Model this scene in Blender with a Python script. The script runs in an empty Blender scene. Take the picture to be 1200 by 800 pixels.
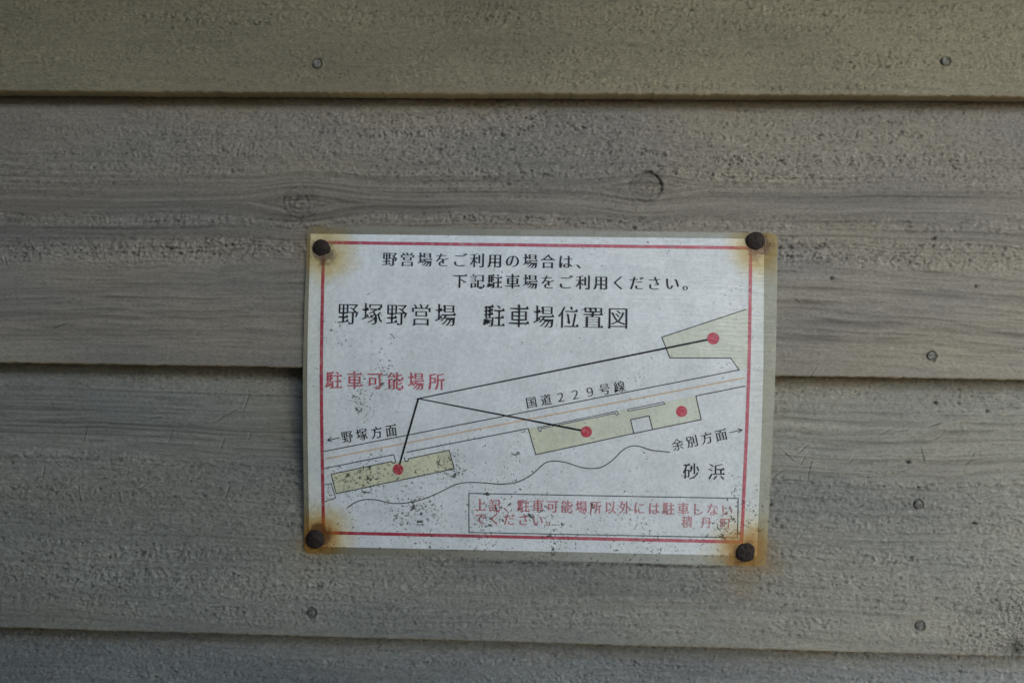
import bpy, bmesh, math, random
import numpy as np
from mathutils import Vector, Matrix, geometry

C = bpy.context.scene.collection
sc = bpy.context.scene

# ------------------------------------------------------------------ camera, sky, sun, exposure
cam = bpy.data.cameras.new('camera'); cam.lens = 35; cam.sensor_width = 36
cam.clip_start = .01; cam.clip_end = 500
co = bpy.data.objects.new('camera', cam); C.objects.link(co); sc.camera = co
yaw, pitch, roll = -.04263, -.00597, .01574
fwd = Vector((math.sin(yaw) * math.cos(pitch), math.cos(yaw) * math.cos(pitch), math.sin(pitch)))
r0 = Vector((math.cos(yaw), -math.sin(yaw), 0)); u0 = r0.cross(fwd)
rt = math.cos(roll) * r0 + math.sin(roll) * u0; up = -math.sin(roll) * r0 + math.cos(roll) * u0
m = Matrix((rt, up, -fwd)).transposed().to_4x4(); m.translation = Vector((0, -.6468, 0)); co.matrix_world = m

SUN_AZ, SUN_EL = 30, 20      # degrees to the right of the wall's outward normal, and above the horizon
w = bpy.data.worlds.new('World'); sc.world = w; w.use_nodes = True
nt = w.node_tree; bg = nt.nodes['Background']; bg.inputs[1].default_value = .15
sky = nt.nodes.new('ShaderNodeTexSky'); sky.sky_type = 'NISHITA'; sky.sun_disc = False
sky.sun_elevation = math.radians(SUN_EL); sky.sun_rotation = math.radians(180 - SUN_AZ)
sky.dust_density = .3; sky.ozone_density = 1.0; sky.air_density = 1
nt.links.new(sky.outputs[0], bg.inputs[0])
sl = bpy.data.lights.new('sun', 'SUN'); sl.energy = .8; sl.angle = math.radians(30); sl.color = (1, .995, .985)
so = bpy.data.objects.new('sun', sl); C.objects.link(so)
az, el = math.radians(SUN_AZ), math.radians(SUN_EL)
to_sun = Vector((math.sin(az) * math.cos(el), -math.cos(az) * math.cos(el), math.sin(el)))
so.rotation_euler = to_sun.to_track_quat('Z', 'Y').to_euler()
sc.view_settings.view_transform = 'Standard'; sc.view_settings.look = 'None'
sc.cycles.pixel_filter_width = 1.1
sc.view_settings.gamma = 1; sc.view_settings.exposure = 0.86

# --- shape of the lapped wall and of the sheet nailed over it (metres; x right, y into the wall, z up)
EXPO, LAP, THICK = .1765, .016, .0152          # board exposure, lean of one board, board thickness
LIPS = [.1569, -.0233, -.1998, -.3763]         # heights of the boards' lower edges, top board first
SX, SZ = -.0111, -.0383                        # centre of the sign
def board_y(z):
    for l in LIPS:
        if z >= l: return LAP * (z - l) / EXPO
    return 0.0
def sign_y(u, w):
    # sheet pulled over the projecting lip of the second board, nailed at its corners
    s = w + SZ - LIPS[1]
    c = .034
    y = -.0009 + .0264 * s + .0935 * ((s * s + c * c) ** .5 - c)
    e = max(0.0, (-u - .09) / .06)             # left edge stands off a little
    y -= .0007 * e * e * max(0.0, 1 - (s / .09) ** 2)
    edge = max(0.0, 1 - (u / .145) ** 6) * max(0.0, 1 - (w / .1) ** 6)      # faint buckles between the nails
    y -= .00028 * edge * (1 + math.sin(u * 118 + w * 17 + 1.2 * math.sin(w * 40)) * (.55 + .45 * math.sin(w * 31 + 2)))
    return y


def tag(o, label=None, cat=None, group=None, kind=None):
    for k, v in (('label', label), ('category', cat), ('group', group), ('kind', kind)):
        if v: o[k] = v
    return o

def link(name, me, mat=None, parent=None):
    o = bpy.data.objects.new(name, me); C.objects.link(o)
    if mat: me.materials.append(mat)
    if parent: o.parent = parent
    return o

def empty(name, loc):
    o = bpy.data.objects.new(name, None); o.empty_display_size = .05; C.objects.link(o); o.location = loc
    return o

# ------------------------------------------------------------------ node helpers
class N:
    def __init__(s, name):
        s.m = bpy.data.materials.new(name); s.m.use_nodes = True
        s.t = s.m.node_tree; s.b = s.t.nodes['Principled BSDF']; s.out = s.t.nodes['Material Output']
    def n(s, typ, **kw):
        x = s.t.nodes.new('ShaderNode' + typ)
        for k, v in kw.items():
            if hasattr(x, k): setattr(x, k, v)
            else: s.set(x.inputs[k.replace('_', ' ')], v)
        return x
    def set(s, i, v):
        if hasattr(v, 'is_output') or isinstance(v, bpy.types.NodeSocket): s.t.links.new(v, i)
        else: i.default_value = v
    def math(s, op, a, b=None, c=None, clamp=False):
        x = s.t.nodes.new('ShaderNodeMath'); x.operation = op; x.use_clamp = clamp
        for i, v in enumerate((a, b, c)):
            if v is not None: s.set(x.inputs[i], v)
        return x.outputs[0]
    def ramp(s, v, lo, hi, a=0., b=1.):
        x = s.t.nodes.new('ShaderNodeMapRange'); x.interpolation_type = 'SMOOTHSTEP'
        for i, q in enumerate((v, lo, hi, a, b)): s.set(x.inputs[i], q)
        return x.outputs[0]
    def mix(s, f, a, b, mode='MIX'):
        x = s.t.nodes.new('ShaderNodeMix'); x.data_type = 'RGBA'; x.blend_type = mode
        s.set(x.inputs[0], f)
        for i, v in ((6, a), (7, b)):
            s.set(x.inputs[i], v if not isinstance(v, tuple) else (*v, 1)[:4])
        return x.outputs[2]
    def noise(s, scale, detail=2, rough=.5, vec=None, stretch=None, dist=0):
        x = s.t.nodes.new('ShaderNodeTexNoise')
        x.inputs['Scale'].default_value = scale; x.inputs['Detail'].default_value = detail
        x.inputs['Roughness'].default_value = rough; x.inputs['Distortion'].default_value = dist
        v = vec
        if stretch:
            mp = s.t.nodes.new('ShaderNodeMapping'); mp.inputs['Scale'].default_value = stretch
            s.t.links.new(v, mp.inputs[0]); v = mp.outputs[0]
        s.t.links.new(v, x.inputs['Vector'])
        return x.outputs[0]

# ------------------------------------------------------------------ timber wall
def wood_material(name='weathered_timber'):
    k = N(name)
    tc = k.n('TexCoord').outputs['Object']
    at = k.n('Attribute', attribute_name='stain').outputs['Color']
    f = k.noise(900, 3, .6, tc, (.5, 1, 1.6))
    big = k.noise(9, 3, .55, tc, (.6, 1, 1.4))
    col = k.mix(k.ramp(f, .25, .75), (.80, .80, .80), (1.2, 1.2, 1.2))
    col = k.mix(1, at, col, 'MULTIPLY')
    col = k.mix(1, col, k.mix(k.ramp(big, .3, .7), (.93, .93, .94), (1.05, 1.05, 1.03)), 'MULTIPLY')
    k.set(k.b.inputs['Base Color'], col)
    k.b.inputs['Roughness'].default_value = .62; k.b.inputs['Specular IOR Level'].default_value = .35
    bp = k.n('Bump', Strength=.35, Distance=.0004)
    k.set(bp.inputs['Height'], f); k.set(k.b.inputs['Normal'], bp.outputs[0])
    return k.m
WOOD = wood_material()

DX = .00055
XF = np.arange(-.40, .40 + DX / 2, DX)
NU = len(XF)
def field(nv, lx, lz, seed):
    """smooth gaussian noise on a grid of step DX, correlation lengths lx, lz in mm, unit deviation"""
    rng = np.random.default_rng(seed)
    a = np.fft.rfft2(rng.standard_normal((nv, NU)))
    fx = np.fft.rfftfreq(NU)[None, :]; fz = np.fft.fftfreq(nv)[:, None]
    sx, sz = lx / (DX * 1e3), lz / (DX * 1e3)
    a *= np.exp(-2 * (math.pi ** 2) * ((fx * sx) ** 2 + (fz * sz) ** 2))
    b = np.fft.irfft2(a, s=(nv, NU)); return (b - b.mean()) / b.std()
def warp(a, dz):
    """sample array a with rows shifted by dz (in mm)"""
    nv = a.shape[0]
    r = np.clip(np.arange(nv)[:, None] + dz / (DX * 1e3), 0, nv - 1.001)
    i = r.astype(int); t = r - i; c = np.arange(NU)[None, :]
    return a[i, c] * (1 - t) + a[i + 1, c] * t
def sstep(x, a, b):
    t = np.clip((x - a) / (b - a), 0, 1); return t * t * (3 - 2 * t)

# positions on the wall in mm (x, z)
NAILS_W = [(-158.9,176.1),(246.7,179.8),(241.2,-8.9),(237.2,-105.3),(237.1,-182),(-157.2,-184.3)]
PITS_W = [(244.3,67.2),(270.2,36),(178.7,40.3),(249.7,-39.6),(263.9,-39.9),(282.4,-44.6),(142.4,-107.5),(231.6,-78.1),(272.8,-116.5)]
KNOTS = [(*p, r) for p, r in zip([(58.4,99),(-170.5,85.9)], (9.6, 11.0))]
RNG = random.Random(5)
SCRATCH = [(150.3,-72.6),(157.4,-79.1),(158.6,-75.2),(166.9,-68.4),(161.8,-81.8),(165.2,-75.1),(166.2,-91),(169,-78.3),(143.6,-89.9),(151.3,-85.3),(193.2,-80),(196,-76.1),(213.2,-60.8),(219.8,-57.4),(223.6,-59),(231.3,-57.7),(243.9,-55.8),(253.3,-52.3),(247.6,-63.5),(252.6,-60.6),(239.9,-69.1),(241.4,-77.9),(267.5,-79.5),(272.5,-75.6),(270.9,-74.5),(274.2,-70.6),(226,-84.8),(231,-82.5),(197.9,-108.4),(202.8,-106.1),(222.3,-118.2),(225.6,-116.5),(154.1,27.2),(158.4,23.9),(164.7,-22.7),(168.5,-17.2),(-314.3,-66.1),(-316.1,-76.4),(-258.2,-75.8),(-255.7,-67.3),(-222.6,-79.1),(-220.1,-71.7),(-204.3,-73.6),(-202.3,-67.9),(-318,-104.9),(-315.5,-117.3),(-218.3,-111.7),(-214.6,-102.6),(-278.1,-108),(-271.4,-103.3),(-342.9,-99.8),(-342.1,-92.4),(-285.6,-98),(-284,-95.1),(-340,-49.4),(-338.1,-52.8),(-208.1,-52.7),(-204.5,-42.3),(-271.9,-59.6),(-263.2,-58.3),(-228.1,-61.6),(-211.1,-51.6),(-334.7,-0.3),(-323.4,3.9),(-369.2,47.9),(-367.7,42.2),(-352.7,46.4),(-352.3,49.9),(-273,-224.2),(-270.2,-232.5),(-226.1,-225.6),(-225.2,-220),(-128.2,-113),(-125.7,-118.6),(109.3,-207.7),(108.2,-211.5)]
SCRATCH = list(zip(SCRATCH[0::2], SCRATCH[1::2]))

def board_field(k, zl, vv):
    """relief (mm, out of the wall) and stain colour of board k on rows vv (m above its lip)"""
    nv = len(vv); X = (XF * 1e3)[None, :]; V = (vv * 1e3)[:, None]; Z = V + zl * 1e3
    s = 100 * k
    # flow of the grain round the knots
    dz = 2.2 * field(nv, 70, 25, s + 1) + .5 * field(nv, 15, 8, s + 2)
    knot = np.zeros((nv, NU)); ring = np.zeros((nv, NU)); kz = []
    if k == 1:
        for kx, kzz, r in KNOTS:
            ax = (X - kx) / (2.6 * r); az_ = (Z - kzz)
            dz = dz - np.sign(az_) * np.exp(-ax ** 2) * r * 1.0 * np.exp(-np.abs(az_) / (1.6 * r))
            d = np.hypot((X - kx) * .95, (Z - kzz) * 1.02); kz.append((d, r, np.arctan2(Z - kzz, X - kx)))
    fz = field(nv, .52, .40, s + 3); fz2 = field(nv, 1.0, .62, s + 4); fib = warp(field(nv, 7, .55, s + 5), dz)
    lin = warp(field(nv, 45, .5, s + 6), dz); lin2 = warp(field(nv, 170, 1.5, s + 7), dz); mac = field(nv, 60, 14, s + 8)
    blot = field(nv, 30, 9, s + 9); spk = field(nv, .62, .42, s + 10); big = field(nv, 9, 3, s + 11)
    Zw = Z + dz * .7
    def band(a, b, soft=3.): return sstep(Zw, a - soft, a + soft) * (1 - sstep(Zw, b - soft, b + soft))
    rough = np.full((nv, NU), .35); fine = np.full((nv, NU), .35); lines = np.zeros((nv, NU)) + .3
    if k == 0:
        rough += .10 + .15 * band(zl * 1e3 + 42, 400) + .06 * (mac > .6); fine -= .1; lines *= .5
    if k == 1:
        rough = rough + .40 * band(100, 134, 8) + .45 * band(69, 79, 3) + .6 * band(50, 64, 3) + .25 * band(132, 150)
        rough = rough - .45 * band(-24, 44, 5) - .3 * band(64, 69, 1.5) - .25 * band(79, 90, 4)
        fine = fine + .55 * band(-10, 46, 8); lines = lines + .95 * band(46, 112, 10) + .35 * band(-10, 40, 6)
    if k == 2:
        rough = .10 + rough + .40 * band(-112, -88, 5) + .15 * band(-34, -24) + .20 * band(-180, -112, 8)
        rough = rough - .25 * band(-85, -45, 6)
        fine = fine + .5 * band(-90, -45, 8); lines = lines + .8 * band(-92, -40, 6) + .25 * band(-200, -110)
    if k == 3:
        rough += .3
    rough = np.clip(rough + (.18 if k == 1 else .07) * mac + .08 * big, .12, 1.5)
    diag = 0
    if k in (0, 3, 2):                          # slanting saw marks
        a = field(nv, 5, .6, s + 20)
        sh = X * .55 if k == 3 else X * .3
        i = np.clip(np.round((np.arange(nv)[:, None] - (sh / (DX * 1e3))) % nv).astype(int), 0, nv - 1)
        diag = a[i, np.arange(NU)[None, :]] * (.10 if k == 3 else .05)
    rows_ = .45 + .75 * sstep(lin2, -.7, .9)
    h = (rough * rows_ + .16) * (.19 * fz + .13 * fz2) + (fine + .12) * .20 * fib + lines * (.17 * lin + .14 * lin2) + diag + .05 * mac
    pit = sstep(spk - .3 * fz2 - .4 * fz, 1.75 - .55 * rough, 3.3 - .6 * rough) * np.clip(rough * 1.1, .15, 1.2) * rows_
    fpit = sstep(fib + .3 * spk, 1.7, 2.8) * fine
    h = h - .5 * pit - .2 * fpit
    light = .26 * sstep(.7 * fz + .7 * fz2, 1.1, 2.4) * np.clip(rough + .2, 0, 1.1)
    dark = .30 * pit + .26 * fpit + (rough + .1) * .15 * np.clip(-1.0 * fz - .35 * fz2 - .3, 0, 2.2) + .10 * np.clip(-lin - .3, 0, 3) * lines + (.07 if k == 1 else .035) * np.clip(-lin2 - .3, 0, 3) * lines
    if k == 1:
        for n, (d, r, ang) in enumerate(kz):
            d = d * (1 + .05 * field(nv, 6, 4, s + 31)); inside = 1 - sstep(d, r * .85, r * 1.02)
            h = h * (1 - .45 * inside) + inside * (.14 * np.sin(d * 2.0 + 2.5 * field(nv, 8, 6, s + 30)) + .05)
            rr = np.exp(-((d - r) / .75) ** 2)
            gap = rr * (np.clip(np.cos(ang - .65), 0, 1) ** 1.5 + .25 * (spk > .8)) if n == 0 else rr * .12 * (spk > .3)
            h = h - 1.3 * gap - .15 * rr; dark = dark + .85 * gap + (.26, .12)[n] * rr * (spk > -1.1) + (.14, .05)[n] * inside
        d, r, ang = kz[1]
        h = h + .25 * np.exp(-(d / 14) ** 2) * fz2 * 1.2; dark = dark + .3 * np.exp(-(d / 10) ** 2) * (spk > .5)
        # flat dark streaks of hard grain
        for (cx, cz), wx, wz in [((-339.8,83.5) , 45, 4.2), ((-29.3,81.6), 26, 4), ((198.3,88.5), 60, 2.5), ((104.7,80.8), 30, 3.2)]:
            q = np.exp(-((X - cx) / wx) ** 4 - ((Zw - cz) / wz) ** 4)
            h = h * (1 - .7 * q); dark = dark * (1 - .6 * q) + .16 * q
    if k == 2:                                  # radiating checks of a knot at the lower edge
        kx, kzz = (298,-193.1)
        d = np.hypot(X - kx, (Z - kzz) * .8); ang = np.arctan2(Z - kzz, X - kx)
        q = np.exp(-(d / 44) ** 3)
        st = np.sin(ang * 26 + 2 * fz2) * (.4 + .6 * (spk > -.3)) * q + np.sin(d * 1.3 + 2 * fz2) * .4 * q
        h = h + .45 * st - .5 * np.exp(-(d / 5) ** 2); dark = dark + .5 * np.clip(-st - .15, 0, 1) + .6 * np.exp(-(d / 5) ** 2)
    for (ax, az_), (bx, bz) in SCRATCH:         # nicks
        mz = (az_ + bz) / 2
        if not (zl * 1e3 - 2 < mz < zl * 1e3 + 180) or mz < Z.min() - 3 or mz > Z.max() + 3: continue
        L = math.hypot(bx - ax, bz - az_); ex, ez = (bx - ax) / L, (bz - az_) / L
        t = (X - ax) * ex + (Z - az_) * ez; n = -(X - ax) * ez + (Z - az_) * ex + .10 * np.sin(t * .5)
        q = sstep(t, -1, 1.5) * (1 - sstep(t, L - 1.5, L + 1))
        h = h - q * .40 * np.exp(-(n / .42) ** 2) + q * .22 * np.exp(-((n - 1.0) / .6) ** 2); dark = dark + .50 * q * np.exp(-(n / .40) ** 2) - .22 * q * np.exp(-((n - .9) / .45) ** 2)
    for (nx, nz) in NAILS_W:                    # dimples round the board's own nails, gap shade painted in as a dark ring
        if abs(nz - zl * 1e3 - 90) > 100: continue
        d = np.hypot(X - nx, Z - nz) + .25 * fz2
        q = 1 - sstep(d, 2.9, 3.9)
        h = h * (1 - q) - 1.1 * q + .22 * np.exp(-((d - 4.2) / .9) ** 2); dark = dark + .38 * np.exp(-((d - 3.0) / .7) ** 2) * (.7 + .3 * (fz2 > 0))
    for (nx, nz) in PITS_W:
        if abs(nz - zl * 1e3 - 90) > 100: continue
        d = np.hypot(X - nx, (Z - nz) * 1.3) + .3 * fz
        q = np.exp(-(d / 1.2) ** 2); h = h - .9 * q; dark = dark + .9 * q
    if k == 1:                                  # rings of hard late wood standing out in rows
        for zc, q in ((92.5, 1.), (89, .8), (85.5, .7), (95.5, .6), (98.5, .6), (102, .5), (105.5, .4), (82, .5), (76, .5), (70, .4), (66, .6), (57.5, .8), (53, .8), (62, .6), (49.5, .5)):
            e = np.exp(-((Zw - zc) / .55) ** 2) * (.55 + .45 * (mac > -.6)); h = h - .22 * q * e * (1 + .5 * fz2); dark = dark + .17 * q * e
    # stain
    base = np.array([(.234, .213, .147), (.248, .230, .194), (.248, .249, .216), (.214, .227, .220)][k])
    col = np.ones((nv, NU, 1)) * base
    tone = 1 + light + .05 * mac + .045 * blot + .04 * fz2 * rough + .07 * fib * (fine + .15) + (.05 if k == 1 else .02) * lin2 * lines
    col = col * tone[..., None]
    def tint(q, c, ): 
        nonlocal col
        q = np.clip(q, 0, 1)[..., None]; col = col * (1 - q) + np.array(c) * q
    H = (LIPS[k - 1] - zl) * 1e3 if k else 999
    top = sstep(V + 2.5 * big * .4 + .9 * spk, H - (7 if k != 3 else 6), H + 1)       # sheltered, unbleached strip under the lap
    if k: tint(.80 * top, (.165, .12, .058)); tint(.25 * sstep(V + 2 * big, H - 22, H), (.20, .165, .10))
    tint(.09 * np.clip(blot, 0, 2) * (k != 3), (.25, .22, .13)); tint(.09 * np.clip(-blot, 0, 2) * (k > 0), (.22, .25, .27))
    lip = 1 - sstep(V, .3, 2.2 + .4 * big.clip(-1, 1))
    tint(.45 * lip, (.34, .27, .17))
    for px, pz in SIGN_NAILS_W:                 # rust washed down onto the wood
        d = np.hypot(X - px, ((Z - pz) + 2) * .9) + 2.5 * big
        tint((.8 if px > 0 and pz < 0 else .55) * np.exp(-(d / (16. if px > 0 and pz < 0 else 13.)) ** 2), (.25, .155, .05))
    if k == 2:                                  # speckled dark line along the sign's bottom edge
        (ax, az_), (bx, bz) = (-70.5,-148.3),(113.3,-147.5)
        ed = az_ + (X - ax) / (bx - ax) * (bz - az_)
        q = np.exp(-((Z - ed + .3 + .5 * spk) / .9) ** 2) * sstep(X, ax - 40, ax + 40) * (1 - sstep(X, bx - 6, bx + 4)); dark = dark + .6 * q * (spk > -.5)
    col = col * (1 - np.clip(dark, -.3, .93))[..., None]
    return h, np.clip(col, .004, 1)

SIGN_NAILS_W = [(-155.8,-137.6),(126.4,-139),(-155,55.7)]

def make_board(k, parent):
    zl = LIPS[k]; top = EXPO + .022
    if k == 0: vv = np.r_[np.arange(.0016, .080, DX), np.arange(.084, top, .006)]
    elif k == 3: vv = np.r_[np.arange(.0016, .125, .006), np.arange(.128, top, DX)]
    else: vv = np.arange(.0016, top, DX)
    # relief on an even grid, then picked at the rows wanted
    ve = np.arange(.0016 if k != 3 else .118, top if k != 0 else .09, DX)
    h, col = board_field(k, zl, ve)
    idx = np.clip(np.searchsorted(ve, vv - 1e-9), 0, len(ve) - 1)
    keep = ((vv >= ve[0] - 1e-6) & (vv <= ve[-1] + 1e-6))[:, None]
    hh = np.where(keep, h[idx], 0.0); cc = col[idx]
    mean = col.reshape(-1, 3).mean(0); cc[~keep[:, 0]] = mean
    # x: fine middle, a few coarse columns at either side
    ext = np.array([.02, .05, .1, .2, .35, .6]) ; X = np.r_[-(.4 + ext[::-1]), XF, .4 + ext]
    ne = len(ext)
    hh = np.pad(hh, ((0, 0), (ne, ne))); cc = np.concatenate([np.repeat(cc[:, :1] * 0 + mean, ne, 1), cc, np.repeat(cc[:, :1] * 0 + mean, ne, 1)], 1)
    nu = len(X); f = LAP / EXPO
    rows = []; cols = []
    def row(y, z, c): rows.append(np.stack([X, y + 0 * X, z + 0 * X], 1)); cols.append(c)
    brown = np.array((.47, .335, .165)) * (1 + .12 * field(8, 25, 1, 900 + k)[0])[:, None]
    brown = np.concatenate([np.repeat(brown[:1], ne, 0), brown, np.repeat(brown[-1:], ne, 0)])
    lipw = .00006 * field(8, 12, 1, 800 + k)[0]; lipw = np.pad(lipw, ne)
    jag = .00018 * field(8, .8, 1, 820 + k)[0]; jag = np.pad(jag, ne)
    row(top * f + THICK, zl + top, brown * .6)                              # back, top
    row(THICK, zl + .0002, brown * .6)                                      # back, bottom
    row(THICK - .001, zl + lipw + jag, brown * .75)
    row(.004, zl + lipw + jag, brown * .9)
    row(.0013, zl + lipw + jag, brown)
    row(.0005, zl + .0003 + lipw + jag, .5 * (brown + cc[0]))
    row(.00012, zl + .0008 + .7 * lipw, cc[0])
    for i, v in enumerate(vv):
        fade = min(1, (v - .0005) / .004)
        rows.append(np.stack([X, v * f - hh[i] * 1e-3 * fade, zl + v + 0 * X + .3 * lipw * max(0, 1 - v / .004)], 1)); cols.append(cc[i])
    co_ = np.concatenate(rows); nr = len(rows)
    a = (np.arange(nr)[:, None] * nu + np.arange(nu - 1)[None, :])
    b = (np.roll(np.arange(nr), -1)[:, None] * nu + np.arange(nu - 1)[None, :])
    q = np.stack([a, a + 1, b + 1, b], -1).reshape(-1, 4)
    me = bpy.data.meshes.new('siding_board')
    nf = len(q)
    me.vertices.add(len(co_)); me.vertices.foreach_set('co', co_.astype(np.float32).ravel())
    me.loops.add(nf * 4); me.loops.foreach_set('vertex_index', q.astype(np.int32).ravel())
    me.polygons.add(nf); me.polygons.foreach_set('loop_start', np.arange(0, nf * 4, 4, dtype=np.int32))
    me.update(calc_edges=True)
    me.polygons.foreach_set('use_smooth', np.ones(nf, bool))
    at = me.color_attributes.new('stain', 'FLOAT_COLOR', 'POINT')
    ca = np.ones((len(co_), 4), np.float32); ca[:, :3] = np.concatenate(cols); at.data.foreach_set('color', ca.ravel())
    return link('siding_board', me, WOOD, parent), h, ve

wall = empty('timber_wall', (0, 0, -.38))
tag(wall, 'weathered grey brown wall of rough sawn lapped boards behind the parking sign', 'wall')
boards = []
for k in range(4):
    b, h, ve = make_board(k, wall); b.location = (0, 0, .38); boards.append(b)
for b, l in zip(boards, ('brownish top board with a clean lower edge', 'board with a round knot above the sign', 'long scratched board behind the lower half of the sign', 'bluish bottom board')):
    b['label'] = l

def nail_paint():
    k = N('painted_nail'); tc = k.n('TexCoord').outputs['Object']
    f = k.noise(700, 3, .6, tc)
    k.set(k.b.inputs['Base Color'], k.mix(k.ramp(f, .3, .7), (.06, .06, .055), (.25, .25, .225)))
    k.b.inputs['Roughness'].default_value = .6
    return k.m
NP = nail_paint()
def disc_mesh(name, r, dome, shank, seed, lump=.0):
    """flat-domed nail head facing -y with its shank into the wall"""
    rng = random.Random(seed); bm = bmesh.new(); n = 28; prof = []
    prof += [(r * .30, shank), (r * .30, .0004), (r * .96, .0003), (r * 1.0, -.0004), (r * .97, -.0008), (r * .82, -.0008 - dome * .45), (r * .55, -.0008 - dome * .8), (r * .28, -.0008 - dome)]
    wob = [1 + lump * rng.uniform(-1, 1) for _ in range(n)]; wob = [(wob[i - 1] + wob[i] + wob[(i + 1) % n]) / 3 for i in range(n)]
    rings = []
    for j, (rr, y) in enumerate(prof):
        rings.append([bm.verts.new((rr * wob[i] * math.cos(i * math.tau / n), y + (lump * .004 * rng.uniform(-1, 1) if j > 3 else 0), rr * wob[i] * math.sin(i * math.tau / n))) for i in range(n)])
    for a, b in zip(rings, rings[1:]):
        for i in range(n): bm.faces.new((a[i], a[(i + 1) % n], b[(i + 1) % n], b[i]))
    cv = bm.verts.new((0, -.0008 - dome * 1.02, 0))
    for i in range(n): bm.faces.new((rings[-1][i], rings[-1][(i + 1) % n], cv))
    bm.faces.new(rings[0])
    bmesh.ops.recalc_face_normals(bm, faces=bm.faces)
    for f in bm.faces: f.smooth = True
    me = bpy.data.meshes.new(name); bm.to_mesh(me); bm.free(); return me
for i, (x, z) in enumerate(NAILS_W):
    k = next(j for j in range(4) if z / 1e3 >= LIPS[j])
    o = link('nail_head', disc_mesh('nail_head', .0026, .0003, .012, 40 + i, .06), NP, boards[k])
    o.location = (x / 1e3, board_y(z / 1e3) + (.0003, .0009, .0010, .0004, .0008, .0003)[i], z / 1e3)
    o.rotation_euler = (0.08 + RNG.uniform(-.15, .15), RNG.uniform(0, 6), RNG.uniform(-.2, .2))

# ------------------------------------------------------------------ the sign
SN = [(-143.82,93.89),(140.37,102.1),(-144.46,-98.14),(137.08,-99.19)]       # nails, mm from the sign's centre

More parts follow.
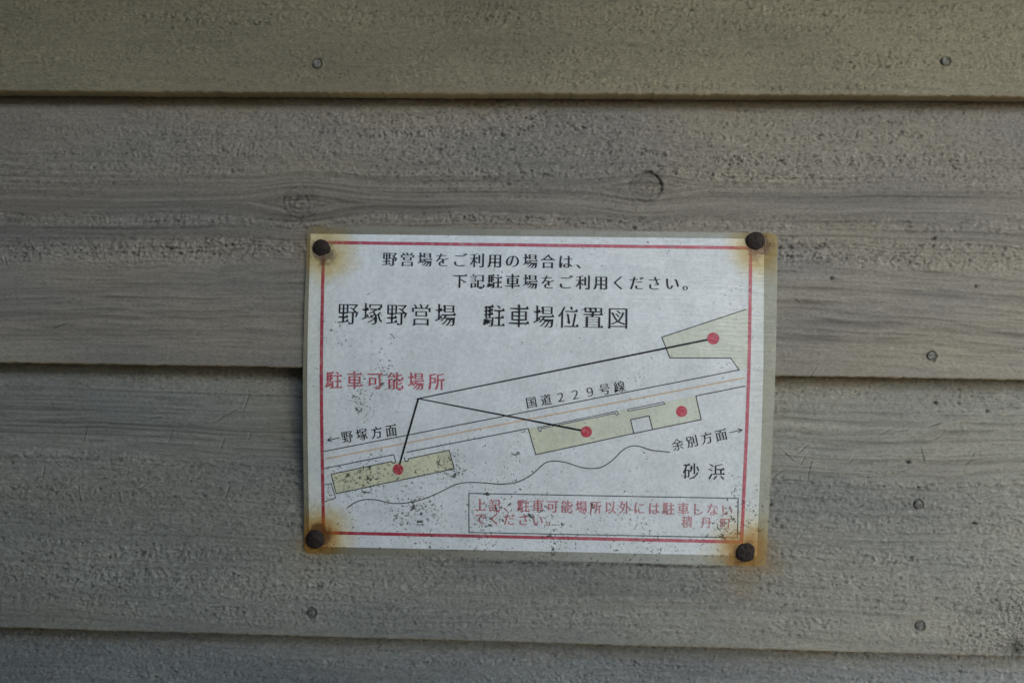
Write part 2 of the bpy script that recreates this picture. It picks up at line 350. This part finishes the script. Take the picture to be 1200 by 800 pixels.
def sheet(name, base, coat=1.0, base_rough=.42, film=False, fade=None):
    """printed, laminated sheet: colour, rust round the nails, mould specks, yellowing, ripples in the film"""
    k = N(name); tc = k.n('TexCoord').outputs['Object']
    sp = k.n('SeparateXYZ'); k.set(sp.inputs[0], tc); x, z = sp.outputs[0], sp.outputs[2]
    col = base if not isinstance(base, tuple) else k.mix(0, base, base)
    if fade: col = k.mix(k.ramp(x, -.1, .13), base, fade)
    if name.endswith('ink'): col = k.mix(k.math('MULTIPLY', k.ramp(k.noise(330, 3, .7, tc),   .45, .72), .10 if 'black' in name else .30), col, (.66, .70, .70))
    mott = k.noise(55, 5, .65, tc); grain = k.noise(420, 4, .7, tc)
    col = k.mix(1, col, k.mix(k.ramp(mott, .32, .68), (.90, .91, .91), (1.03, 1.03, 1.03)), 'MULTIPLY')
    col = k.mix(1, col, k.mix(k.ramp(grain, .3, .7), (.88, .88, .88), (1.05, 1.05, 1.05)), 'MULTIPLY')
    # yellowing towards the left and right margins
    wx = k.math('ADD', k.math('ABSOLUTE', x), k.math('MULTIPLY', k.math('SUBTRACT', mott, .5), .03))
    col = k.mix(k.math('MULTIPLY', k.ramp(wx, .125, .152), .55), col, k.mix(1, col, (.86, .83, .68), 'MULTIPLY'))
    # small mould specks, thickest in the lower left and centre
    n1 = k.noise(760, 2, .5, tc); n2 = k.noise(430, 2, .55, tc, None, .4); n3 = k.noise(270, 2, .5, tc, None, .8)
    dens = k.noise(26, 3, .6, tc)
    d = k.math('MULTIPLY', k.math('SUBTRACT', dens, .5), .28)
    d = k.math('ADD', d, k.math('MULTIPLY', k.ramp(z, -.01, -.09), .052))
    for (a, b), rad, am in zip([(-117.46,-5.12),(-128.47,38.24),(-96.86,10.89),(-54.33,-44.2),(-110.41,-53.85),(-82.07,-81.49),(-37.12,-84.38),(13.37,-99.04),(74.41,-97.5),(123.58,-82.22),(-130.12,-57.08),(7.45,-76.55)],
                               (24, 18, 16, 20, 26, 26, 22, 26, 26, 12, 16, 20), (.145, .085, .10, .13, .11, .10, .055, .07, .065, .04, .08, .05)):
        cb = k.n('CombineXYZ'); cb.inputs[0].default_value = a / 1e3; cb.inputs[2].default_value = b / 1e3; k.set(cb.inputs[1], sp.outputs[1])
        v = k.n('VectorMath', operation='DISTANCE'); k.set(v.inputs[0], tc); k.set(v.inputs[1], cb.outputs[0])
        d = k.math('ADD', d, k.math('MULTIPLY', k.ramp(v.outputs['Value'], rad / 1e3, 0.), am))
    s1 = k.ramp(k.math('ADD', n1, d), .705, .76)
    s2 = k.ramp(k.math('ADD', n2, d), .725, .765)
    s3 = k.ramp(k.math('ADD', n3, k.math('MULTIPLY', d, 1.0)), .75, .775)
    col = k.mix(k.math('MULTIPLY', s1, .7), col, (.085, .078, .06))
    col = k.mix(k.math('MULTIPLY', s2, .80), col, (.04, .04, .028))
    col = k.mix(k.math('MULTIPLY', s3, .85), col, (.025, .03, .022))
    # smudges of grey-green grime
    gr = k.ramp(k.math('ADD', k.noise(34, 4, .7, tc), d), .60, .78)
    col = k.mix(k.math('MULTIPLY', gr, .15), col, (.20, .21, .16))
    # rust
    nw = k.noise(120, 4, .65, tc, None, .5); nz = k.noise(38, 2, .5, tc)
    for i, (a, b) in enumerate(SN):
        v = k.n('VectorMath', operation='DISTANCE'); k.set(v.inputs[0], tc)
        cb = k.n('CombineXYZ'); cb.inputs[0].default_value = a / 1e3; cb.inputs[2].default_value = b / 1e3; k.set(cb.inputs[1], sp.outputs[1])
        k.set(v.inputs[1], cb.outputs[0])
        dd = k.math('ADD', v.outputs['Value'], k.math('MULTIPLY', k.math('SUBTRACT', nw, .5), .014))
        dd = k.math('ADD', dd, k.math('MULTIPLY', k.math('SUBTRACT', nz, .5), .012))
        s, wa, wb, dxx, dzz = ((.95, .80, .45, .002, -.003), (.95, .85, .60, .003, -.003), (1.0, .85, .85, .002, .0015), (1.08, .65, 1.0, .0, .0005))[i]
        cb.inputs[0].default_value += dxx; cb.inputs[2].default_value += dzz
        col = k.mix(k.math('MULTIPLY', k.ramp(dd, .030 * s, .010 * s), wa), col, k.mix(1, col, (.88, .68, .27), 'MULTIPLY'))
        col = k.mix(k.math('MULTIPLY', k.ramp(dd, .0180 * s, .0080 * s), .8 * wb), col, ((.38, .25, .055), (.40, .23, .04), (.42, .18, .028), (.44, .21, .028))[i])
        col = k.mix(k.math('MULTIPLY', k.ramp(dd, .0105 * min(s, 1.), .0060 * min(s, 1.)), .8), col, ((.10, .05, .015), (.13, .055, .016), (.10, .036, .012), (.13, .065, .02))[i])
    k.set(k.b.inputs['Base Color'], col)
    k.b.inputs['Roughness'].default_value = base_rough; k.b.inputs['Specular IOR Level'].default_value = .3
    k.b.inputs['Coat Weight'].default_value = coat; k.b.inputs['Coat Roughness'].default_value = .08
    # horizontally streaked ripples, strongest in the upper right
    rip = k.noise(1, 3, .6, tc, (45, 1, 420)); rip2 = k.noise(1, 2, .5, tc, (9, 1, 26))
    amt = k.ramp(k.math('ADD', x, k.math('MULTIPLY', z, .8)), .08, .2, .12, 1.)
    hgt = k.math('ADD', k.math('MULTIPLY', k.math('MULTIPLY', rip, amt), 2.2), k.math('MULTIPLY', rip2, 1.6))
    bp = k.n('Bump', Strength=1.0, Distance=.0010); k.set(bp.inputs['Height'], hgt)
    k.set(k.b.inputs['Coat Normal'], bp.outputs[0])
    bp2 = k.n('Bump', Strength=.5, Distance=.0008); k.set(bp2.inputs['Height'], hgt); k.set(k.b.inputs['Normal'], bp2.outputs[0])
    if film:
        k.b.inputs['Alpha'].default_value = .62
    return k.m

M_FILM = sheet('yellowed_film', (.36, .35, .28), .6, .35, True, fade=(.58, .60, .54))
M_PAPER = sheet('white_paper', (.79, .843, .868))
M_BLACK = sheet('black_ink', (.010, .012, .017))
M_TEAL = sheet('grey_green_ink', (.10, .135, .14))
M_RED = sheet('faded_red_ink', (.46, .05, .09), fade=(.60, .15, .20))
M_PINK = sheet('pale_red_ink', (.50, .09, .12), fade=(.60, .28, .31))
M_LABEL = sheet('washed_red_ink', (.54, .11, .15))
M_DOT = sheet('bright_red_ink', (.52, .03, .05), fade=(.60, .08, .12))
M_YEL = sheet('pale_yellow_ink', (.71, .72, .51), fade=(.72, .765, .655))
M_ORG = sheet('pale_orange_ink', (.74, .54, .33))

sign = empty('parking_sign', (SX, sign_y(0, 0), SZ)); Y0 = sign_y(0, 0)
tag(sign, 'laminated white paper notice with a red border and parking map, nailed to the boards', 'sign')
def onto(bm, lift):
    for v in bm.verts:
        v.co.y = sign_y(v.co.x, v.co.z) - Y0 - lift + v.co.y
def cut(bm, step=.006):
    xs = [v.co.x for v in bm.verts]; zs = [v.co.z for v in bm.verts]
    for ax, lo, hi in ((0, min(xs), max(xs)), (2, min(zs), max(zs))):
        i = math.floor(lo / step) + 1
        while i * step < hi:
            no = (1, 0, 0) if ax == 0 else (0, 0, 1)
            bmesh.ops.bisect_plane(bm, geom=bm.verts[:] + bm.edges[:] + bm.faces[:], plane_co=tuple(c * i * step for c in no), plane_no=no, dist=1e-7); i += 1
def finish(name, bm, mat, parent, lift):
    onto(bm, lift)
    bm.normal_update()
    for f in bm.faces:
        if f.normal.y > 0: f.normal_flip()
    me = bpy.data.meshes.new(name); bm.to_mesh(me); bm.free()
    return link(name, me, mat, parent)
def poly_bm(bm, loops):
    """loops in mm: outer outline, then holes"""
    vs = [[Vector((x / 1e3, z / 1e3, 0)) for x, z in l] for l in loops]
    flat = [v for l in vs for v in l]; bv = [bm.verts.new((v.x, 0, v.y)) for v in flat]
    for t in geometry.tessellate_polygon(vs):
        try: bm.faces.new([bv[i] for i in t])
        except ValueError: pass
def stroke_bm(bm, pts, wd, closed=False):
    """an inked line of width wd (mm) along pts, mitred"""
    P = [Vector(p) for p in pts]; n = len(P); L = []
    for i in range(n):
        a = P[i - 1] if (i or closed) else None; b = P[(i + 1) % n] if (i < n - 1 or closed) else None
        d1 = (P[i] - a).normalized() if a is not None else None; d2 = (b - P[i]).normalized() if b is not None else None
        if d1 is None: d1 = d2
        if d2 is None: d2 = d1
        n1 = Vector((-d1.y, d1.x)); n2 = Vector((-d2.y, d2.x)); mt = n1 + n2
        mt = n1 if mt.length < .3 else mt.normalized()
        k = wd / 2 / max(.35, mt.dot(n1)); L.append((P[i] + mt * k, P[i] - mt * k))
    V = [(bm.verts.new((a.x / 1e3, 0, a.y / 1e3)), bm.verts.new((b.x / 1e3, 0, b.y / 1e3))) for a, b in L]
    for i in range(n if closed else n - 1):
        a, b = V[i], V[(i + 1) % n]; bm.faces.new((a[0], b[0], b[1], a[1]))
def printed(name, mat, lift, polys=(), strokes=(), discs=(), parent=None):
    bm = bmesh.new()
    for p in polys: poly_bm(bm, p)
    for pts, wd, *c in strokes: stroke_bm(bm, pts, wd, bool(c))
    for (x, z), r in discs: poly_bm(bm, [[(x + r * math.cos(i * math.tau / 40), z + r * math.sin(i * math.tau / 40)) for i in range(40)]])
    cut(bm); return finish(name, bm, mat, parent or paper, lift)

# the laminate: a thin sheet with rounded corners and a real thickness
LC = [(-153.82,108.18),(154.91,107.32),(150.58,-108.63),(-151.88,-108.12)]
def rounded(cs, r, n=6):
    out = []
    for i in range(4):
        p, a, b = Vector(cs[i]), Vector(cs[i - 1]), Vector(cs[(i + 1) % 4])
        s, e = p + (a - p).normalized() * r, p + (b - p).normalized() * r
        for j in range(n + 1):
            t = j / n; out.append(tuple((s * (1 - t) ** 2 + p * 2 * t * (1 - t) + e * t * t)))
    return out
bm = bmesh.new(); poly_bm(bm, [rounded(LC, 4.5)]); cut(bm, .004)
ret = bmesh.ops.extrude_face_region(bm, geom=bm.faces[:])
for v in [g for g in ret['geom'] if isinstance(g, bmesh.types.BMVert)]: v.co.y -= .00035
onto(bm, 0)
for v in bm.verts: v.co.y += .0002
bmesh.ops.recalc_face_normals(bm, faces=bm.faces)
me = bpy.data.meshes.new('laminate_film'); bm.to_mesh(me); bm.free()
film = link('laminate_film', me, M_FILM, sign)
PC = [(-151.38,103.51),(146.04,103.57),(144.45,-101.92),(-148.57,-102.99)]
bm = bmesh.new(); poly_bm(bm, [PC]); cut(bm, .004); paper = finish('paper_sheet', bm, M_PAPER, sign, .00024)
for f in paper.data.polygons: f.use_smooth = True

L1, L2, L3, L4 = .00030, .00036, .00042, .00048
BC = [(-142.34,97.79),(137.49,97.53),(134.31,-92.96),(-139.05,-93.49)]
printed('red_border', M_RED, L2, strokes=[(BC, 2.15, 1)])
printed('notice_frame', M_TEAL, L2, strokes=[([(-43.14,-65.1),(131.29,-64.43),(131.6,-90.16),(-42.88,-91)], .7, 1)])
printed('parking_area', M_YEL, L1, polys=[[[(135.57,57.96),(80.34,38.74),(85.67,25.44),(124.6,25.98),(129.96,18.5),(135.94,19.86)]]])
printed('parking_area', M_YEL, L1, polys=[[[(-134.03,-54.51),(-94.23,-45.21),(-92.82,-46.41),(-91.41,-45.31),(-85.1,-44.99),(-83.36,-44.78),(-82.86,-43.13),(-56.47,-37.01),(-52.94,-49.17),(-130.69,-67.31)]]])
K1 = [(1.16,-21.15),(52.19,-9.45),(53.21,-11.36),(51.85,-12),(51.23,-10.79),(3.11,-21.67),(3.35,-23.39),(2.19,-23.64)]
K2 = [(58.97,-8.19),(82.02,-3.02),(82.75,-4.22),(59.32,-9.4)]
printed('parking_area', M_YEL, L1, polys=[[[(-5.04,-21.83),(0.15,-38.8),(63.28,-23.62),(61.01,-14.8),(72.9,-12),(75.16,-20.64),(106.32,-13.83),(102.62,1.32)]]])
printed('kerb_strip', M_PAPER, L1 + .00003, polys=[[K1], [K2]])
printed('outline', M_BLACK, L2, strokes=[
    ([(134.64,57.67),(80.34,38.74),(85.67,25.44),(124.6,25.98),(129.96,18.5),(-15.71,-13.01),(-138.73,-39.53)], .6),
    ([(-138.62,-50.82),(-92.85,-40.67),(-91.41,-45.31),(-92.82,-46.41),(-94.23,-45.21),(-134.03,-54.51),(-130.69,-67.31),(-52.94,-49.17),(-56.47,-37.01),(-82.86,-43.13),(-83.36,-44.78),(-85.1,-44.99),(-85.79,-42.25)], .57),
    ([(-84.41,-38.95),(-5.04,-21.83),(0.15,-38.8),(63.28,-23.62),(106.32,-13.83),(102.62,1.32),(134.17,8.32)], .6),
    ([(63.28,-23.62),(61.01,-14.8),(72.9,-12),(75.16,-20.64)], .6), (K1, .5, 1), (K2, .5, 1),
    ([(-138.46,-61.59),(-134.09,-60.74),(-130.98,-70.15),(-138.3,-72.95)], .52)])
printed('road_centre_line', M_ORG, L2, strokes=[([(-137.77,-44.42),(-15.63,-18.07),(133.83,13.57)], .85)])
def smooth(P, n=5):
    out = []
    for i in range(len(P) - 1):
        p0, p1, p2, p3 = [Vector(P[min(max(j, 0), len(P) - 1)]) for j in (i - 1, i, i + 1, i + 2)]
        for j in range(n):
            t = j / n; out.append(tuple(.5 * ((2 * p1) + (p2 - p0) * t + (2 * p0 - 5 * p1 + 4 * p2 - p3) * t * t + (3 * p1 - p0 - 3 * p2 + p3) * t ** 3)))
    return out + [tuple(P[-1])]
printed('shoreline', M_BLACK, L2, strokes=[(smooth([(-123.39,-76.52),(-117.17,-72.45),(-110.69,-70.72),(-103.57,-70.95),(-96.22,-72.53),(-90.4,-72.95),(-81.73,-71.89),(-71.69,-69.06),(-61.69,-64.5),(-54.56,-60.74),(-48.81,-58.59),(-41.65,-57.85),(-31.64,-58.05),(-21.59,-58.5),(-11.65,-57),(-3.15,-52.52),(1.46,-48.45),(6.39,-44.03),(12.02,-42.72),(19.84,-43.43),(28.41,-46.08),(35.5,-47.05),(42.56,-46.08),(49.55,-41.66),(56.47,-34.67),(62.08,-31.87),(67.68,-32.13),(74.74,-34.24),(86.72,-35.27)]), .62)])
printed('pointer_line', M_BLACK, L3, strokes=[([(110.16,37.72),(-76.93,-3.69),(29.82,-22.43)], 1.3), ([(-76.93,-3.69),(-89.03,-47.73)], 1.3)])
for p, r in zip([(113.33,38.49),(32.65,-23.21),(-89.8,-50.45),(93.7,-8.83)], (3.85, 3.6, 3.55, 3.6)):
    printed('red_dot', M_DOT, L4, discs=[(p, r)])
def arrow(name, tail, head, wd=.5, s=2.9):
    t, h = Vector(tail), Vector(head); d = (h - t).normalized(); n = Vector((-d.y, d.x))
    printed(name, M_BLACK, L3, strokes=[((tail, head), wd), ((tuple(h - d * s + n * s * .52), head, tuple(h - d * s - n * s * .52)), wd)])
arrow('arrow', *[(-128.47,-30.41),(-136.37,-32.03)])
arrow('arrow', *[(124.31,-21.9),(132.61,-19.97)], .5)

# lettering: outlines of the built-in font, thinned or fattened, laid on the curved sheet
GL = {}
def glyph(ch):
    if ch not in GL:
        cu = bpy.data.curves.new('t', 'FONT'); cu.body = ch; cu.resolution_u = 4
        o = bpy.data.objects.new('t', cu); C.objects.link(o)
        dg = bpy.context.evaluated_depsgraph_get(); dg.update()
        me = bpy.data.meshes.new_from_object(o.evaluated_get(dg))
        V = [v.co.to_2d() for v in me.vertices]; F = [tuple(p.vertices) for p in me.polygons]
        F = [f if sum((V[f[i]].cross(V[f[(i + 1) % len(f)]]) for i in range(len(f)))) > 0 else f[::-1] for f in F]
        bpy.data.objects.remove(o); bpy.data.curves.remove(cu); bpy.data.meshes.remove(me)
        # merge coincident points, find the outline's normals
        key = {}; mp = []
        for v in V: mp.append(key.setdefault((round(v.x, 4), round(v.y, 4)), len(key)))
        P = [Vector(q) for q in key]; F = [tuple(mp[i] for i in f) for f in F]; F = [f for f in F if len(set(f)) == len(f)]
        ed = {}
        for f in F:
            for i in range(len(f)):
                e = (f[i], f[(i + 1) % len(f)])
                ed[e] = 1
        nrm = [Vector((0, 0)) for _ in P]; cnt = [[] for _ in P]
        for (a, b) in ed:
            if (b, a) in ed: continue
            d = (P[b] - P[a])
            if d.length < 1e-6: continue
            d.normalize(); o_ = Vector((d.y, -d.x)); cnt[a].append(o_); cnt[b].append(o_)
        for i, c in enumerate(cnt):
            if not c: continue
            s = sum(c, Vector((0, 0)))
            if s.length < .2: continue
            s.normalize(); k = min(1.6, 1 / max(.4, s.dot(c[0]))); nrm[i] = s * k
        tri = []                                                    # small pressed ends: right of level strokes, head of upright ones
        for (a, b) in ed:
            if (b, a) in ed or ch in '２９、。のをごはくださいでにしなトイレ': continue
            d = P[b] - P[a]; L = d.length
            if not .035 < L < .10: continue
            lo, hi = (P[a], P[b]) if P[a].y < P[b].y else (P[b], P[a])
            if abs(d.x) < .25 * L and d.y > 0: tri.append([Vector((hi.x - .14, hi.y - .02)), Vector((hi.x + .012, lo.y + .012)), Vector((hi.x - .035, hi.y + .075))])
            elif abs(d.y) < .25 * L and d.x < 0: x0 = min(P[a].x, P[b].x); tri.append([Vector((x0 + .004, lo.y - .07)), Vector((x0 + L + .03, lo.y - .015)), Vector((x0 - .035, lo.y + .028))])
        for t in tri:
            n0 = len(P)
            if (t[1] - t[0]).cross(t[2] - t[0]) < 0: t = t[::-1]
            P += t; nrm += [Vector((0, 0))] * 3; F = F + [(n0, n0 + 1, n0 + 2)]
        GL[ch] = (P, F, nrm)
    return GL[ch]
def lettering(text, a, b, size, mat, grow=(0, 0), rot=None, gaps=None, shear=0., cen=(.5, .38)):
    """text with its first glyph centred on a and its last on b (mm); size = (width, height) of the em in mm"""
    a, b = Vector(a), Vector(b); n = len(text)
    ang = math.atan2(b.y - a.y, b.x - a.x) if rot is None else rot
    bm = bmesh.new(); ca, sa = math.cos(ang), math.sin(ang)
    rng = random.Random(len(text))
    for i, ch in enumerate(text):
        if ch in ' \u3000': continue
        P, F, nr = glyph(ch); p = a + (b - a) * (i / max(1, n - 1)); vs = []
        for q, o in zip(P, nr):
            x = (q.x + o.x * grow[0] - cen[0]) * size[0]; y = (q.y + o.y * grow[1] - cen[1]) * size[1]; x += shear * y
            vs.append(bm.verts.new(((p.x + ca * x - sa * y) / 1e3, 0, (p.y + sa * x + ca * y) / 1e3)))
        for f in F:
            try: bm.faces.new([vs[j] for j in f])
            except ValueError: pass
    return finish('lettering', bm, mat, paper, L3)
lettering('野営場をご利用の場合は、', *[(-98,87.29),(29.05,87.03)], (10.0, 10.2), M_BLACK, (.026, -.014))
lettering('下記駐車場をご利用ください。', *[(-51.39,73.44),(98.28,73.73)], (10.0, 10.2), M_BLACK, (.026, -.014))
lettering('野塚野営場　駐車場位置図', *[(-124.38,50.96),(51.99,50.69)], (14.4, 15.6), M_BLACK, (.008, -.014))
lettering('駐車可能場所', *[(-132.37,7.36),(-65.16,7.59)], (11.0, 12.2), M_LABEL, (.020, -.006))
lettering('国道２２９号線', *[(-3.24,-4.78),(53.44,6.45)], (7.4, 7.9), M_BLACK, (.012, -.008))
lettering('野塚方面', *[(-123.42,-29.53),(-94.52,-24.81)], (7.9, 8.6), M_BLACK, (.014, -.008))
lettering('余別方面', *[(91.56,-30.3),(119.29,-23.44)], (7.9, 8.2), M_BLACK, (.012, -.010))
lettering('砂浜', *[(100.75,-47.57),(116.9,-47.39)], (11.2, 11.4), M_BLACK, (.008, -.008))
lettering('上記、駐車可能場所以外には駐車しない', *[(-35.62,-72.58),(124.39,-72.06)], (7.9, 8.9), M_PINK, (.020, -.002))
lettering('でください。', *[(-35.46,-81.62),(11.42,-81.7)], (7.9, 8.6), M_PINK, (.020, -.002))
lettering('積丹町', *[(98.82,-80.74),(123.53,-80.7)], (7.2, 8.0), M_PINK, (.020, -.002))
lettering('トイレ', *[(-135.56,-63.33),(-136.03,-70.16)], (3.4, 3.2), M_TEAL, (.0, .0), rot=.15)

# ------------------------------------------------------------------ nails through the sign's corners
def rust():
    k = N('rusty_iron'); tc = k.n('TexCoord').outputs['Object']
    f = k.noise(420, 4, .65, tc); g = k.noise(1300, 2, .5, tc)
    c = k.mix(k.ramp(f, .35, .68), (.010, .007, .006), (.040, .024, .018)); c = k.mix(k.math('MULTIPLY', k.ramp(g, .58, .72), .5), c, (.075, .05, .04))
    k.set(k.b.inputs['Base Color'], c); k.b.inputs['Roughness'].default_value = .75; k.b.inputs['Metallic'].default_value = .15
    bp = k.n('Bump', Strength=.9, Distance=.0006); k.set(bp.inputs['Height'], k.math('ADD', f, k.math('MULTIPLY', g, .4))); k.set(k.b.inputs['Normal'], bp.outputs[0])
    return k.m
RUST = rust()
for i, ((x, z), r, lb) in enumerate(zip(SN, (.0059, .0061, .0062, .0060), (
        'round dark rusty nail head in the upper left corner of the sign',
        'round dark rusty nail head in the upper right corner of the sign',
        'round dark rusty nail head in the lower left corner of the sign',
        'greyish rusty nail head in an orange stain at the lower right corner of the sign'))):
    o = link('rusty_nail', disc_mesh('rusty_nail', r, (.0016, .0012, .0018, .0007)[i], .02, 70 + i, (.09, .06, .10, .14)[i]), RUST)
    u, v = x / 1e3, z / 1e3; dy = (sign_y(u, v + .002) - sign_y(u, v - .002)) / .004
    o.location = (SX + u, sign_y(u, v) - .0004, SZ + v); o.rotation_euler = (math.atan(dy) + (.06, -.05, .03, .04)[i], 0, (.05, .04, -.05, .03)[i])
    tag(o, lb, 'nail', 'rusty nails holding the sign')

# ------------------------------------------------------------------ unseen eave and walls added to shade the boards, ground to bounce light
def plain(name, col, rough=.9):
    k = N(name); tc = k.n('TexCoord').outputs['Object']; f = k.noise(14, 5, .6, tc)
    k.set(k.b.inputs['Base Color'], k.mix(k.ramp(f, .3, .7), tuple(c * .8 for c in col), tuple(c * 1.15 for c in col))); k.b.inputs['Roughness'].default_value = rough
    return k.m
def box(name, lo, hi, mat):
    bm = bmesh.new(); bmesh.ops.create_cube(bm, size=1)
    for v in bm.verts: v.co = Vector([(lo[i] + hi[i]) / 2 + v.co[i] * (hi[i] - lo[i]) for i in range(3)])
    me = bpy.data.meshes.new(name); bm.to_mesh(me); bm.free(); return link(name, me, mat)
SB = plain('blocker_dark', (.035, .035, .035))  # dark surface for the added light-blocking walls
g = box('ground', (-40, -40, -1.6), (40, .3, -1.5), plain('packed_earth', (.38, .34, .28))); g['kind'] = 'structure'
ro = box('light_blocker_eave', (-1.6, -.62, .52), (1.6, .02, .56), plain('blocker_brown', (.16, .13, .09)))  # unseen eave, added to cut light on the upper boards
ro['kind'] = 'structure'; box('light_blocker_wall', (-.96, -1.26, -1.2), (-.90, .02, .52), SB); box('light_blocker_wall', (-.90, -1.26, -1.5), (-.05, -1.20, .52), SB); box('light_blocker_wall', (-.05, -1.26, -.5), (.72, -1.20, .52), SB)  # unseen walls, added to make the light fall off to the left
